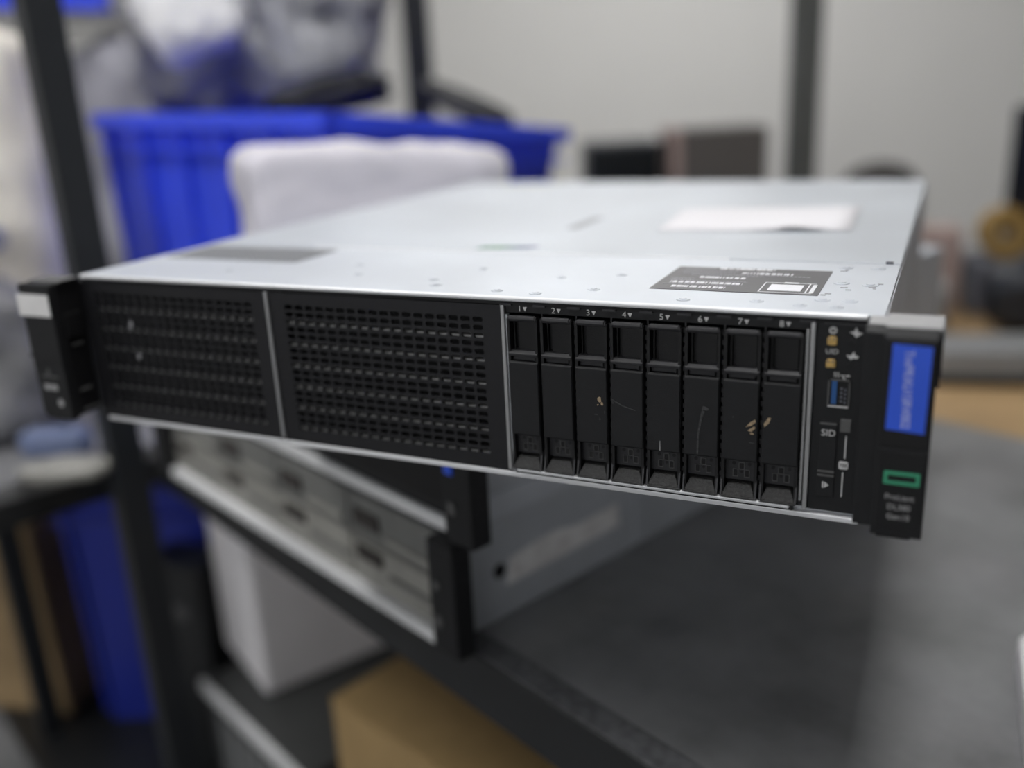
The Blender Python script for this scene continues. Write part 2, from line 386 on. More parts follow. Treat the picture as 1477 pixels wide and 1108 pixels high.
def handle():
    b = MB()
    pts = [(-0.0022, 0.0568), (-0.0030, 0.0560), (-0.0030, 0.0204), (-0.0024, 0.0198), (0.003, 0.0198), (0.003, 0.0568)]
    b.prism(pts, 'x', -HWD + 0.0002, HWD - 0.0002)
    return b
def grille():
    b = MB()
    xa, xb, za, zb, y = -HWD + 0.0013, HWD - 0.0013, 0.0095, 0.0198, 0.0010
    b.box(xa, xb, y, y + 0.003, za, zb)
    return b
def slots():
    b = MB(); y = 0.0009
    for (x, z, w, hh) in [(-0.0028, 0.0172, .0016, .0018), (0.0006, 0.0162, .0018, .0026), (0.0040, 0.0172, .0014, .0018), (-0.0020, 0.0128, .0016, .0030), (0.0030, 0.0128, .0016, .0030), (0.0006, 0.0134, 0.0012, 0.0014)]:
        ch = .0005
        b.prism([(x - w / 2, z - hh / 2 + ch), (x - w / 2 + ch, z - hh / 2), (x + w / 2 - ch, z - hh / 2), (x + w / 2, z - hh / 2 + ch), (x + w / 2, z + hh / 2 - ch), (x + w / 2 - ch, z + hh / 2), (x - w / 2 + ch, z + hh / 2), (x - w / 2, z + hh / 2 - ch)], 'y', y - 0.00005, y + 0.0005)
    return b
def grid_rims():
    b = MB(); y = 0.0006
    for (x, z, w, hh) in [(0.0006, 0.0162, .0026, .0034), (-0.0020, 0.0128, .0024, .0038), (0.0030, 0.0128, .0024, .0038)]:
        t = .0003
        b.box(x - w / 2, x - w / 2 + t, y, y + .001, z - hh / 2, z + hh / 2); b.box(x + w / 2 - t, x + w / 2, y, y + .001, z - hh / 2, z + hh / 2)
        b.box(x - w / 2, x + w / 2, y, y + .001, z - hh / 2, z - hh / 2 + t); b.box(x - w / 2, x + w / 2, y, y + .001, z + hh / 2 - t, z + hh / 2)
    return b
def lip():
    xa, xb = -HWD + 0.0004, HWD - 0.0004
    b = MB()      # sloping foot that comes forward at the bottom
    b.hexa([(xa, -0.0036, 0.0034), (xb, -0.0036, 0.0034), (xb, 0.004, 0.0034), (xa, 0.004, 0.0034)],
           [(xa + 0.0022, -0.0006, 0.0082), (xb - 0.0022, -0.0006, 0.0082), (xb - 0.0022, 0.004, 0.0082), (xa + 0.0022, 0.004, 0.0082)])
    b.hexa([(xa - .0002, -0.0042, 0.0024), (xb + .0002, -0.0042, 0.0024), (xb + .0002, 0.004, 0.0024), (xa - .0002, 0.004, 0.0024)],
           [(xa, -0.0040, 0.0035), (xb, -0.0040, 0.0035), (xb, 0.004, 0.0035), (xa, 0.004, 0.0035)])
    return b
def lipside():
    xa, xb = -HWD + 0.0002, HWD - 0.0002
    b = MB()
    for s in (-1, 1):
        o = s * (HWD - 0.0002)
        b.prism([(-0.0040, 0.0030), (0.003, 0.0030), (0.003, 0.0120), (-0.0020, 0.0110)], 'x', o - 0.0004, o + 0.0004)
    return b
protos = dict(frame=carrier().mesh('carrier_frame'), top_bar=topbar().mesh('top_bar'), indicator_window=window().mesh('indicator_window'), release_latch=latch().mesh('release_latch'),
              release_handle=handle().mesh('release_handle'), vent_grille=grille().mesh('vent_grille'), vent_slot=slots().mesh('vent_slot'), slot_rim=grid_rims().mesh('slot_rim'), foot=lip().mesh('foot'), foot_side=lipside().mesh('foot_side'))
MM = dict(frame='black2', top_bar='ridge', indicator_window='black2', release_latch='ridge', release_handle='black', vent_grille='ridge', vent_slot='void', slot_rim='grey_sq', foot='black_soft', foot_side='ridge')
BV = dict(top_bar=0.0002, release_latch=0.0003, release_handle=0.0003, foot=0.0003)
drives = []
for i in range(8):
    d = obj('drive_carrier', protos['frame'], 'black2', A); d.location = (D0 + i * DP, 0, 0)
    for kx in list(protos)[1:]:
        obj(kx, protos[kx], MM[kx], d, BV.get(kx, 0))
    drives.append(d)
def flake(cx, cz, pts, y=-0.00312):
    return [(cx + p[0], cz + p[1]) for p in pts], y
def chip(drive, name, m, polys):
    b = MB()
    for pts in polys: b.prism(pts, 'y', -0.00318, -0.0029)
    return obj(name, b, m, drive)
def rag(cx, cz, rx, rz, n=9, tilt=0.0):
    out = []
    for q in range(n):
        a = 2 * PI * q / n; r = random.uniform(0.6, 1.1)
        x, z = rx * r * math.cos(a), rz * r * math.sin(a)
        out.append((cx + x * math.cos(tilt) - z * math.sin(tilt), cz + x * math.sin(tilt) + z * math.cos(tilt)))
    return out
chip(drives[2], 'paint_chip', 'tan_chip', [rag(0.0040, 0.0420, .0011, .0016), rag(0.0052, 0.0400, .0007, .0010), rag(0.0032, 0.0393, .0004, .0005)])
chip(drives[2], 'scuff', 'scuff', [rag(0.0022, 0.0345, .0009, .0004), rag(0.0040, 0.0325, .0005, .0007), rag(-0.006, 0.0405, .0003, .0004), rag(0.0064, 0.036, .0003, .0009)])
chip(drives[3], 'scuff', 'scuff', [[(-0.0072, .0430), (-0.002, .0402), (0.004, .0385), (0.004, .0382), (-0.002, .0397), (-0.0072, .0422)], rag(-0.0066, .0412, .0005, .0009)])
chip(drives[4], 'scratch', 'print_dim', [[(-0.0016, .0205), (-0.0012, .0205), (-0.0013, .0252), (-0.0015, .0252)]])
chip(drives[5], 'scuff', 'scuff', [rag(0.0018, 0.0425, .0016, .0012), [(0.0005, .0420), (0.0017, .0412), (0.0004, .0370), (-0.0007, .0300), (-0.0010, .0210), (-0.0017, .0210), (-0.0014, .0310), (-0.0004, .0380)]])
chip(drives[6], 'paint_chip', 'tan_chip', [[(0.0024, .0360), (0.0045, .0385), (0.0064, .0398), (0.0066, .0385), (0.0048, .0368)], [(0.0034, .0345), (0.0060, .0368), (0.0066, .0360), (0.0050, .0340)], rag(0.0052, .0332, .0010, .0005)])
chip(drives[7], 'paint_chip', 'tan_chip', [[(-0.0068, .0385), (-0.0052, .0412), (-0.0040, .0413), (-0.0046, .0390), (-0.0066, .0368)]])
chip(drives[6], 'scuff', 'scuff', [rag(0.0052, .0290, .0016, .0003), rag(-0.0030, .0400, .0004, .0004)])
# ---- control panel right of the drives
cp = obj('control_panel', MB().box(2 * W + 0.0010, XR - 0.0062, 0.0003, 0.012, 0.0004, 0.0830), 'black', A, 0.0003)
obj('panel_edge_line', MB().box(2 * W + 0.004, XR - 0.0065, -0.0004, 0.001, 0.0824, 0.0832), 'ridge', cp)
YF = 0.0002
def ring(cx, cz, r0, r1, a0=0.0, a1=2 * PI, n=20):
    b = MB()
    for q in range(n):
        t0, t1 = a0 + (a1 - a0) * q / n, a0 + (a1 - a0) * (q + 1) / n
        b.prism([(cx + r0 * math.cos(t0), cz + r0 * math.sin(t0)), (cx + r1 * math.cos(t0), cz + r1 * math.sin(t0)), (cx + r1 * math.cos(t1), cz + r1 * math.sin(t1)), (cx + r0 * math.cos(t1), cz + r0 * math.sin(t1))], 'y', YF - .0002, YF + .0002)
    return b
pi_ = ring(0.2865, 0.0800, .0009, .0015); pi_.box(0.2863, 0.2867, YF - .0002, YF + .0002, .0798, .0814)
obj('power_icon', pi_, 'print', cp)
for z in (0.0758, 0.0663):
    b_ = obj('button', MB().prism([(0.2846, z - .0017), (0.2882, z - .0017), (0.2882, z + .0010), (0.2876, z + .0018), (0.2852, z + .0018), (0.2846, z + .0010)], 'y', YF - .0012, YF + .0005), 'film', cp, 0.0003, label='yellow film covered button')
    obj('button_ridge', MB().box(0.2850, 0.2858, YF - .0014, YF - .001, z + .0004, z + .0016).box(0.2868, 0.2877, YF - .0014, YF - .001, z + .0004, z + .0016), 'tan_chip', b_)
text('indicator_text', 'UID', 0.0029, at_front(0.2865, YF, 0.0711), 'print', cp)
hi = MB().prism([(.2928, .0797), (.2945, .0800), (.2952, .0818), (.2960, .0798), (.2978, .0794), (.2964, .0785), (.2952, .0776), (.2944, .0788)], 'y', YF - .0002, YF + .0002)
obj('health_icon', hi, 'print', cp)
ni = MB().prism([(.2920, .0702), (.2936, .0699), (.2943, .0708), (.2951, .0716), (.2953, .0702), (.2968, .0697), (.2960, .0687), (.2948, .0690), (.2938, .0682)], 'y', YF - .0002, YF + .0002)
obj('network_icon', ni, 'print', cp)
for z in (0.0752, 0.0655): obj('indicator_lamp', MB().prism([(0.2938 + .0014 * math.cos(2 * PI * q / 12), z + .0014 * math.sin(2 * PI * q / 12)) for q in range(12)], 'y', YF - .0003, YF + .0002), 'black2', cp)
text('usb_icon', 'SS', 0.0027, at_front(0.2888, YF, 0.0615) @ Matrix.Shear('XY', 4, (0.25, 0)), 'print', cp)
ui = MB().box(.2903, .2930, YF - .0002, YF + .0002, .0612, .0615).prism([(.2930, .0608), (.2942, .06135), (.2930, .0619)], 'y', YF - .0002, YF + .0002).box(.2912, .2915, YF - .0002, YF + .0002, .0602, .0614).box(.2912, .2924, YF - .0002, YF + .0002, .0600, .0604)
obj('usb_trident', ui, 'print', cp)
u_ = MB().box(.2858, .2944, -.0006, .0002, .0478, .0486).box(.2858, .2864, -.0006, .0002, .0478, .0598).box(.2938, .2944, -.0006, .0002, .0478, .0598).box(.2858, .2944, -.0006, .0002, .0592, .0598)
up = obj('usb_port', MB().box(.2862, .2940, -.0001, .0006, .0482, .0594), 'void', cp)
obj('usb_shell', u_, 'grey_sq', up); obj('usb_tongue', MB().box(.2873, .2893, -.0008, .0004, .0492, .0590), 'usb_blue', up)
uc = MB()
for z in (.0500, .0518, .0536, .0554): uc.box(.2906, .2916, -.0004, .0004, z, z + .0009); uc.box(.2922, .2930, -.0004, .0004, z - .0005, z + .0004)
obj('usb_contact', uc, 'slate', up)
obj('usb_bottom_edge', MB().box(.2862, .2940, -.0008, .0002, .0478, .0484), 'print', up)
# pull-out tag
tg = obj('pull_tag', MB().box(.2834, .2905, -.0006, .0006, .0190, .0416).box(.2834, .2905, -.0004, .0006, .0072, .0185), 'black', cp, 0.0003)
for (za, zb) in ((.0400, .0408), (.0186, .0194), (.0168, .0176)): obj('tag_ridge', MB().box(.2836, .2903, -.0010, .0, za, zb), 'grey_sq', tg)
text('tag_text', 'SID', 0.0040, at_front(0.2871, -.0007, 0.0362), 'print', tg)
obj('eject_icon', MB().box(.2857, .2863, -.0007, -.0003, .0114, .0142).prism([(.2866, .0114), (.2885, .0128), (.2866, .0142)], 'y', -.0007, -.0003), 'print', tg)
obj('grey_square', MB().box(.2915, .2958, -.0008, .0006, .0372, .0428), 'grey_sq', cp, 0.0003)
obj('guide_line', MB().box(.2938, .2943, -.0002, .0005, .0255, .0355).box(.2934, .2939, -.0002, .0005, .0080, .0190), 'print', cp)
pl = []
for (cx, cz, a0) in [(.2955 - .0008, .0236 - .0008, 0), ]: pass
def rrect(x0, x1, z0, z1, r, n=4):
    out = []
    for (cx, cz, a0) in [(x1 - r, z1 - r, 0), (x0 + r, z1 - r, PI / 2), (x0 + r, z0 + r, PI), (x1 - r, z0 + r, 1.5 * PI)]:
        for q in range(n + 1): out.append((cx + r * math.cos(a0 + PI / 2 * q / n), cz + r * math.sin(a0 + PI / 2 * q / n)))
    return out
pill = obj('torx_badge', MB().prism(rrect(.2918, .2956, .0206, .0240, .0008), 'y', -.0003, .0005), 'print', cp)
text('torx_text', 'T30', 0.0018, at_front(0.2937, -.0004, 0.0223), 'void', pill)
# ---- right ear
YE = -0.022
er = MB()
er.prism([(-0.0165, 0.0045), (-0.0165, 0.0845), (-0.0135, 0.0865), (0.0000, 0.0865), (0.0000, 0.0045)], 'x', 0.2997, 0.3072)         # inner step
ear = obj('right_ear', er, 'black', A, 0.0005, label='black right mounting ear with blue label')
er2 = MB()
er2.prism([(YE, 0.0038), (YE, 0.0842), (YE + 0.0030, 0.0872), (-0.0005, 0.0876), (-0.0005, 0.0038)], 'x', 0.3068, 0.3256)
er2.box(0.3256, 0.3268, YE + 0.0008, -0.0005, 0.066, 0.0868)
ecase = obj('ear_housing', er2, 'black', ear, 0.0006)
obj('ear_cap', MB().prism([(YE + 0.0032, 0.0874), (-0.0006, 0.0878), (-0.0006, 0.0884), (YE + 0.0036, 0.0880)], 'x', 0.3070, 0.3266), 'cap', ear, 0.0003, label='worn grey top of the ear')
obj('ear_inner_cap', MB().prism([(-0.0134, 0.0866), (-0.0006, 0.0866), (-0.0006, 0.0872), (-0.0132, 0.0872)], 'x', 0.3006, 0.3070), 'cap', ear, 0.0002)
obj('ear_upper_plate', MB().box(0.3080, 0.3250, YE - 0.0006, YE + 0.001, 0.0412, 0.0838), 'black2', ear, 0.0004)
obj('ear_lower_plate', MB().box(0.3084, 0.3250, YE - 0.0006, YE + 0.001, 0.0072, 0.0398), 'black2', ear, 0.0004)
obj('ear_groove_edge', MB().box(0.3076, 0.3256, YE - 0.0004, YE + 0.001, 0.0402, 0.0409), 'ridge', ear)
bl = obj('blue_label', MB().prism([(0.3096, 0.0486), (0.3232, 0.0478), (0.3236, 0.0816), (0.3100, 0.0822)], 'y', YE - 0.0009, YE - 0.0004), 'blue_label', ear, label='blue name label')
text('label_text', 'TmPRXU1SRV002', 0.0045, at_front(0.3160, YE - 0.00085, 0.0648, -PI / 2 + 0.02), 'blue_print', bl, sx=0.90)
bd = MB(); t_ = .0013; bx0, bx1, bz0, bz1 = .3104, .3232, .0264, .0316
bd.box(bx0, bx1, YE - .0010, YE - .0005, bz0, bz0 + t_); bd.box(bx0, bx1, YE - .0010, YE - .0005, bz1 - t_, bz1)
bd.box(bx0, bx0 + t_, YE - .0010, YE - .0005, bz0 + t_, bz1 - t_); bd.box(bx1 - t_, bx1, YE - .0010, YE - .0005, bz0 + t_, bz1 - t_)
obj('green_badge', bd, 'green', ear)
for s_, z_ in (('ProLiant', .0209), ('DL380', .0167), ('Gen10', .0126)):
    text('model_text', s_, 0.0031, at_front(0.3166, YE - 0.0007, z_), 'print_dim', ear)
obj('ear_foot', MB().box(0.3090, 0.3215, YE + 0.001, -0.004, 0.0026, 0.0044), 'black', ear, 0.0004)
# ---- left ear
LE = MB()
prof = []
lx0, lx1, lz0, lz1 = -0.1650, -0.1400, 0.0020, 0.0850
LE.prism([(lx0, 0.0055), (lx0 + .0035, lz0), (lx1 - .001, lz0), (lx1, lz0 + .001), (lx1, lz1 - .001), (lx1 - .0012, lz1), (lx0 + .001, lz1), (lx0, lz1 - .001)], 'y', YE, -0.0170)
LE.box(lx0 + .0015, lx1 - .0015, -0.0172, -0.0005, lz0 + .0012, lz1)
lear = obj('left_ear', LE, 'black', A, 0.0012, segs=3, label='black left mounting ear with white sticker')
obj('ear_side_plate', MB().prism([(-0.0172, 0.006), (-0.0010, 0.006), (0.0, 0.0846), (-0.0172, 0.0842)], 'x', lx1 - 0.0016, lx1 + 0.0004), 'black2', lear, 0.0003)
obj('ear_latch', MB().box(lx1, lx1 + 0.0016, -0.0150, -0.0030, 0.052, 0.066).box(lx1, lx1 + 0.0010, -0.0150, -0.0040, 0.0475, 0.0485), 'black2', lear, 0.0003)
for (ya, yb, za, zb) in ((-0.0130, -0.0060, 0.0465, 0.0477), (-0.0130, -0.0060, 0.0185, 0.0200), (-0.0140, -0.0010, 0.0062, 0.0075)): obj('latch_rib', MB().box(lx1, lx1 + 0.0013, ya, yb, za, zb), 'grey_sq', lear)
obj('ear_top_face', MB().prism([(-0.0165, 0.0851), (-0.0010, 0.0856), (-0.0010, 0.0862), (-0.0165, 0.0857)], 'x', lx0 + .002, lx1 + .002), 'grey_sq', lear, 0.0004)  # grey piece paints the lit top of the black left ear
obj('white_sticker', MB().box(lx0 - 0.0018, lx1 - 0.0010, YE - 0.0005, YE - 0.0001, 0.0660, 0.0790), 'sticker', lear, label='blank white sticker')
obj('ear_stub', MB().box(lx0 - 0.0030, lx0 + 0.001, YE + .001, YE + 0.004, 0.0398, 0.0420), 'ridge', lear)
obj('ear_groove', MB().box(lx0 + 0.0008, lx1 - 0.0008, YE - 0.0003, YE, 0.0376, 0.0384), 'void', lear)
mk = MB()
mk.prism([(-0.1555, .0300), (-0.1528, .0350), (-0.1520, .0300)], 'y', YE - .0003, YE); mk.box(-0.1600, -0.1460, YE - .0003, YE, .0285, .0294)
obj('warning_mark', mk, 'grey_sq', lear)
obj('service_mark', MB().box(-0.1590, -0.1545, YE - .0003, YE, .0205, .0240).box(-0.1535, -0.1485, YE - .0003, YE, .0205, .0240), 'print_dim', lear)
obj('round_mark', MB().prism([(-0.1478 + .0022 * math.cos(q * PI / 6), .0128 + .0024 * math.sin(q * PI / 6)) for q in range(12)], 'y', YE - .0003, YE), 'print_dim', lear)

# sheet of paper on the hood, one corner lifting
def paper_mesh():
    n = 10; vs = []; fs = []
    a, b, c_, d_ = Vector((.1555, .200, 0)), Vector((.2725, .212, 0)), Vector((.2690, .325, 0)), Vector((.1450, .307, 0))
    for j in range(n + 1):
        for i in range(n + 1):
            s, t = i / n, j / n
            p = (a * (1 - s) + b * s) * (1 - t) + (d_ * (1 - s) + c_ * s) * t
            z = H + 0.0030 + 0.0003 * math.sin(9 * s + 3 * t) ** 2 + 0.0030 * max(0, 1 - abs(s - .72) / .16) * max(0, 1 - t * 4.0)
            vs.append((p.x, p.y, z))
    for j in range(n):
        for i in range(n): fs.append((j * (n + 1) + i, j * (n + 1) + i + 1, (j + 1) * (n + 1) + i + 1, (j + 1) * (n + 1) + i))
    return MB().add(vs, fs)
po = obj('paper_sheet', paper_mesh(), 'paper', smooth=True)
sm = po.modifiers.new('Solid', 'SOLIDIFY'); sm.thickness = 0.0002; sm.offset = 1
tag(po, 'plain white paper sheet lying on the silver hood of the front server', 'paper')

# ---------------------------------------------------------------- the two servers underneath
ROT = -math.radians(22.5)
Uv = Vector((math.cos(ROT), math.sin(ROT), 0)); Vv = Vector((-math.sin(ROT), math.cos(ROT), 0))
def lower_server(label, corner, z0, kind):
    t = thing('rack_server', label, 'server', (corner[0], corner[1], z0), ROT, 'servers stacked under the front one')
    L, D, HH = 0.4455, 0.68, 0.0868
    obj('chassis', MB().box(-L, 0, 0.012, D, 0.0, HH - 0.001), 'side_zinc', t, 0.0008)
    obj('top_cover', MB().box(-L, 0, 0.002, D, HH - 0.001, HH), 'zinc', t)
    obj('front_lip', MB().box(-L, -0.003, -0.008 if kind == 'light' else -0.004, 0.012, 0.0, 0.0095), 'silver', t, 0.0015)
    if kind == 'light':
        for i in range(4):
            x0 = -L + 0.006 + i * 0.1085
            d = obj('drive_carrier', MB().box(x0, x0 + 0.1060, -0.001, 0.010, 0.0095, 0.0450), 'old_light', t, 0.0015)
            obj('drive_latch', MB().box(x0 + 0.008, x0 + 0.040, -0.003, 0.0, 0.030, 0.041), 'old_dark', d, 0.001)
            obj('carrier_rib', MB().box(x0 + 0.048, x0 + 0.100, -0.003, 0.0, 0.0245, 0.0285), 'old_front', d)
            d = obj('drive_carrier', MB().box(x0, x0 + 0.1060, -0.001, 0.010, 0.0470, 0.0820), 'old_front', t, 0.0015)
            obj('drive_latch', MB().box(x0 + 0.008, x0 + 0.040, -0.003, 0.0, 0.058, 0.071), 'old_dark', d, 0.001)
            obj('carrier_rib', MB().box(x0 + 0.048, x0 + 0.100, -0.003, 0.0, 0.0535, 0.0580), 'old_light', d)
    else:
        for i in range(3):
            x0 = -L + 0.004 + i * 0.146
            d = obj('bay_panel', MB().box(x0, x0 + 0.1440, 0.0, 0.010, 0.009, 0.0835), 'old_front' if i == 0 else 'black', t, 0.001)
            obj('panel_slot', MB().box(x0 + 0.012, x0 + 0.132, -0.0008, 0.001, 0.018, 0.074), 'old_dark' if i == 0 else 'void', d)
    for sx, nm in ((1, 'right_ear'), (-1, 'left_ear')):
        xa, xb = (-0.004, 0.0225) if sx > 0 else (-L - 0.0225, -L + 0.004)
        en = obj(nm, MB().box(xa, xb, -0.012, 0.004, 0.002, HH - 0.002), 'black', t, 0.0015)
        if sx > 0:
            obj('ear_tag', MB().box(xa + 0.0040, xa + 0.0120, -0.0132, -0.0118, 0.0490, 0.0620) if kind == 'dark' else MB().box(xa + 0.006, xa + 0.012, -0.0132, -0.0118, 0.050, 0.056), 'blue_label' if kind == 'dark' else 'grey_sq', en)
            obj('ear_mark', MB().box(xa + 0.005, xa + 0.012, -0.0130, -0.0118, 0.022, 0.030), 'grey_sq', en)
    if kind == 'light':
        obj('side_label', MB().prism([(0.052, 0.0235), (0.172, 0.0260), (0.170, 0.0455), (0.125, 0.0440), (0.100, 0.0480), (0.056, 0.0440)], 'x', -0.0001, 0.0004), 'side_label', t)
        obj('side_hole', MB().prism([(0.046 + .0055 * math.cos(q * PI / 7), 0.0375 + .0055 * math.sin(q * PI / 7)) for q in range(14)], 'x', -0.0001, 0.0006), 'void', t)
        obj('side_rail', MB().box(0.0, 0.0012, 0.02, 0.66, 0.068, 0.078).box(0.0, 0.0012, 0.19, 0.205, 0.004, 0.066), 'side_zinc', t, 0.0004)
    else:
        obj('side_slot', MB().box(-0.0001, 0.0006, 0.062, 0.085, 0.036, 0.046), 'old_front', t)
        obj('side_rail', MB().box(0.0, 0.0014, 0.02, 0.50, 0.004, 0.022), 'zinc', t, 0.0004)
    return t
CC = Vector((0.045, 0.087, 0))
sb = lower_server('dark fronted server with black ear and blue tag, middle of the stack of three', CC + Uv * 0.020 + Vv * 0.002, -0.0906, 'dark')
sc_ = lower_server('beige grey fronted server at the bottom of the stack on the dark shelf', CC, -0.1776, 'light')

# ---------------------------------------------------------------- steel workbench
P0 = Vector((-0.467, 0.272, 0)); ZD = -0.1780
FLOOR = -1.08
wb = thing('steel_workbench', 'black steel shelving bench with scratched dark deck under the server stack', 'shelf', (-0.452, 0.309, FLOOR), -math.radians(23.5))
def zz(z): return z - FLOOR
obj('deck', MB().box(0.0, 1.6, 0.020, 0.620, zz(ZD) - 0.018, zz(ZD)), 'deck', wb)
bm = MB().prism([(0.0, zz(ZD) - 0.047), (0.0, zz(ZD) - 0.002), (0.0015, zz(ZD) - 0.0005), (0.0195, zz(ZD) - 0.0005), (0.0195, zz(ZD) - 0.047)], 'x', 0.0, 1.6)
fb = obj('front_beam', bm, 'beam', wb)
obj('beam_flange', MB().box(0.0, 1.6, 0.0012, 0.0192, zz(ZD) - 0.001, zz(ZD) + 0.0002), 'flange', fb)
obj('rear_beam', MB().box(0.0, 1.6, 0.600, 0.620, zz(ZD) - 0.060, zz(ZD) - 0.019), 'beam', wb)
obj('side_beam', MB().box(0.0, 0.02, 0.02, 0.60, zz(ZD) - 0.060, zz(ZD) - 0.019), 'beam', wb)
def lpost(x, y, z1, s=1, w=0.036):
    return MB().box(x, x + w * s, y, y + 0.004, 0.0, z1).box(min(x, x + .004 * s), max(x, x + .004 * s), y, y + w, 0.0, z1) if s > 0 else MB().box(x - w, x, y, y + 0.004, 0, z1).box(x - .004, x, y, y + w, 0, z1)
obj('post', MB().box(-0.040, -0.004, -0.046, -0.010, 0.0, 2.35), 'post', wb, 0.002)
obj('post', MB().box(1.6, 1.636, -0.006, 0.030, 0.0, 2.35), 'post', wb, 0.002)
obj('leg', MB().box(-0.032, 0.004, 0.600, 0.636, 0.0, zz(ZD) - 0.002), 'post', wb, 0.002)
obj('leg', MB().box(1.6, 1.636, 0.600, 0.636, 0.0, zz(ZD) - 0.002), 'post', wb, 0.002)
ZL = -0.70
obj('lower_shelf', MB().box(0.0, 1.6, 0.0, 0.62, zz(ZL) - 0.02, zz(ZL)), 'beam', wb)
# ---- adjoining rack to the left
sr = thing('storage_rack', 'black steel storage rack with cluttered shelves left of the tall black post', 'shelf', (P0.x - 0.028, P0.y + 0.011, FLOOR), ROT)
ZS = -0.200
obj('deck', MB().box(-1.0, -0.040, -0.16, 1.15, zz(ZS) - 0.018, zz(ZS)), 'deck', sr)
obj('side_beam', MB().box(-0.060, -0.040, -0.16, 1.15, zz(ZS) - 0.050, zz(ZS) - 0.0185), 'beam', sr)
obj('upper_shelf', MB().box(-1.35, -0.70, 0.05, 0.75, zz(0.330), zz(0.344)), 'deck', sr)
obj('lower_shelf', MB().box(-1.0, -0.040, -0.10, 1.15, zz(ZL) - 0.02, zz(ZL)), 'beam', sr)
obj('post', MB().box(-0.346, -0.316, -0.073, -0.043, 0.0, zz(ZS) - 0.0185), 'post', sr, 0.002)
obj('post', MB().box(-0.99, -0.955, 1.10, 1.135, 0.0, zz(ZS) - 0.0185), 'post', sr, 0.002)
obj('post', MB().box(-0.080, -0.045, 1.10, 1.135, 0.0, zz(ZS) - 0.0185), 'post', sr, 0.002)
obj('post', MB().box(-0.99, -0.955, -0.15, -0.115, 0.0, zz(ZS) - 0.0185), 'post', sr, 0.002)

# ---------------------------------------------------------------- clutter around the stack
def tote(label, loc, rotz, lx, ly, h_, tilt=0.0, m='bin', taper=0.03, group=None):
    t = thing('plastic_tote', label, 'bin', loc, rotz, group); t.rotation_euler = (0, tilt, rotz)
    b = MB(); th = 0.004
    def ringv(z, ex, inset): return [(-ex + inset + 0 * lx, 0 + inset - ex, z), (lx + ex - inset, -ex + inset, z), (lx + ex - inset, ly + ex - inset, z), (-ex + inset, ly + ex - inset, z)]
    bot = ringv(0.0, 0.0, taper); top = ringv(h_, 0.0, 0.0); ti = ringv(h_, 0.0, th); bi = ringv(0.008, 0.0, taper + th)
    b.add(bot + top + ti + bi, [(3, 2, 1, 0)] + [(i, (i + 1) % 4, 4 + (i + 1) % 4, 4 + i) for i in range(4)] + [(4 + i, 4 + (i + 1) % 4, 8 + (i + 1) % 4, 8 + i) for i in range(4)] + [(8 + i, 8 + (i + 1) % 4, 12 + (i + 1) % 4, 12 + i) for i in range(4)] + [(12, 13, 14, 15)])
    body = obj('body', b, m, t)
    r = MB()
    e = 0.014
    for (z0, z1, ee) in ((h_ - 0.020, h_ + 0.003, e), (h_ - 0.050, h_ - 0.044, e * .7)):
        r.box(-ee, lx + ee, -ee, 0.002, z0, z1); r.box(-ee, lx + ee, ly - 0.002, ly + ee, z0, z1); r.box(-ee, 0.002, -ee, ly + ee, z0, z1); r.box(lx - 0.002, lx + ee, -ee, ly + ee, z0, z1)
    obj('rim', r, m, t, 0.002)
    ribs = MB()
    n = max(2, int(lx / 0.09))
    for i in range(n + 1):
        x = 0.01 + (lx - 0.02) * i / n
        ribs.hexa([(x - .004, taper - .006, 0.02), (x + .004, taper - .006, 0.02), (x + .004, taper + .004, 0.02), (x - .004, taper + .004, 0.02)], [(x - .004, -0.010, h_ - .02), (x + .004, -0.010, h_ - .02), (x + .004, 0.004, h_ - .02), (x - .004, 0.004, h_ - .02)])
    obj('rib', ribs, m, t)
    return t
tb1 = tote('large blue plastic tote with ribbed rim behind the white foam parcel', (-0.870, 0.655, -0.125), -math.radians(12.8), 0.515, 0.48, 0.300)
tb1.rotation_euler = (-math.radians(5.5), math.radians(1.2), -math.radians(12.8))
tote('blue plastic tote resting high on the bags at the top left corner', (-1.45, 0.80, 0.345), math.radians(18), 0.40, 0.35, 0.22)
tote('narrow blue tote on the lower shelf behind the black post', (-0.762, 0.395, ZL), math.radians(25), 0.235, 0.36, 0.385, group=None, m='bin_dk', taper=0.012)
# foam parcel lying along the left of the server
fd = Vector((0.16, 0.21, 0)); fa = math.atan2(fd.y, fd.x)
fo = lumpy('foam_parcel', 'foam', (0.30, 0.10, 0.135), (-0.255, 0.500, -0.0025), fa, 0.008, 11, seed=3, n=40, power=6.0, droop=0.020, crease=0.35)
tag(fo, 'white foam wrapped parcel lying between the server and the blue tote', 'parcel')
# bag over the tote
bg = lumpy('plastic_bag', 'bag', (0.37, 0.23, 0.31), (-0.69, 0.865, 0.164), math.radians(24), 0.032, 9, seed=5, n=44, power=4.5, crease=0.6)
tag(bg, 'crumpled grey see-through plastic bag heaped on the blue tote', 'bag')
wp = lumpy('white_lining', 'bag_white', (0.150, 0.11, 0.165), (0, 0, 0), 0, 0.010, 12, parent=bg, seed=9, n=30, power=3.4, crease=0.6)  # white lump stands in for the bright highlight on the bag
wp['label'] = 'bright white lining of the bag'; wp.location = (-0.045, -0.128, 0.080); wp.rotation_euler = (math.radians(-8), math.radians(-14), 0)
s5 = lumpy('plastic_bag', 'pale_lav', (0.24, 0.20, 0.50), (-1.035, 0.93, ZS), math.radians(10), 0.02, 7, seed=41, n=34, power=3.5, crease=0.6)
tag(s5, 'tall pale grey plastic bag between the black post and the crumpled bag', 'bag')
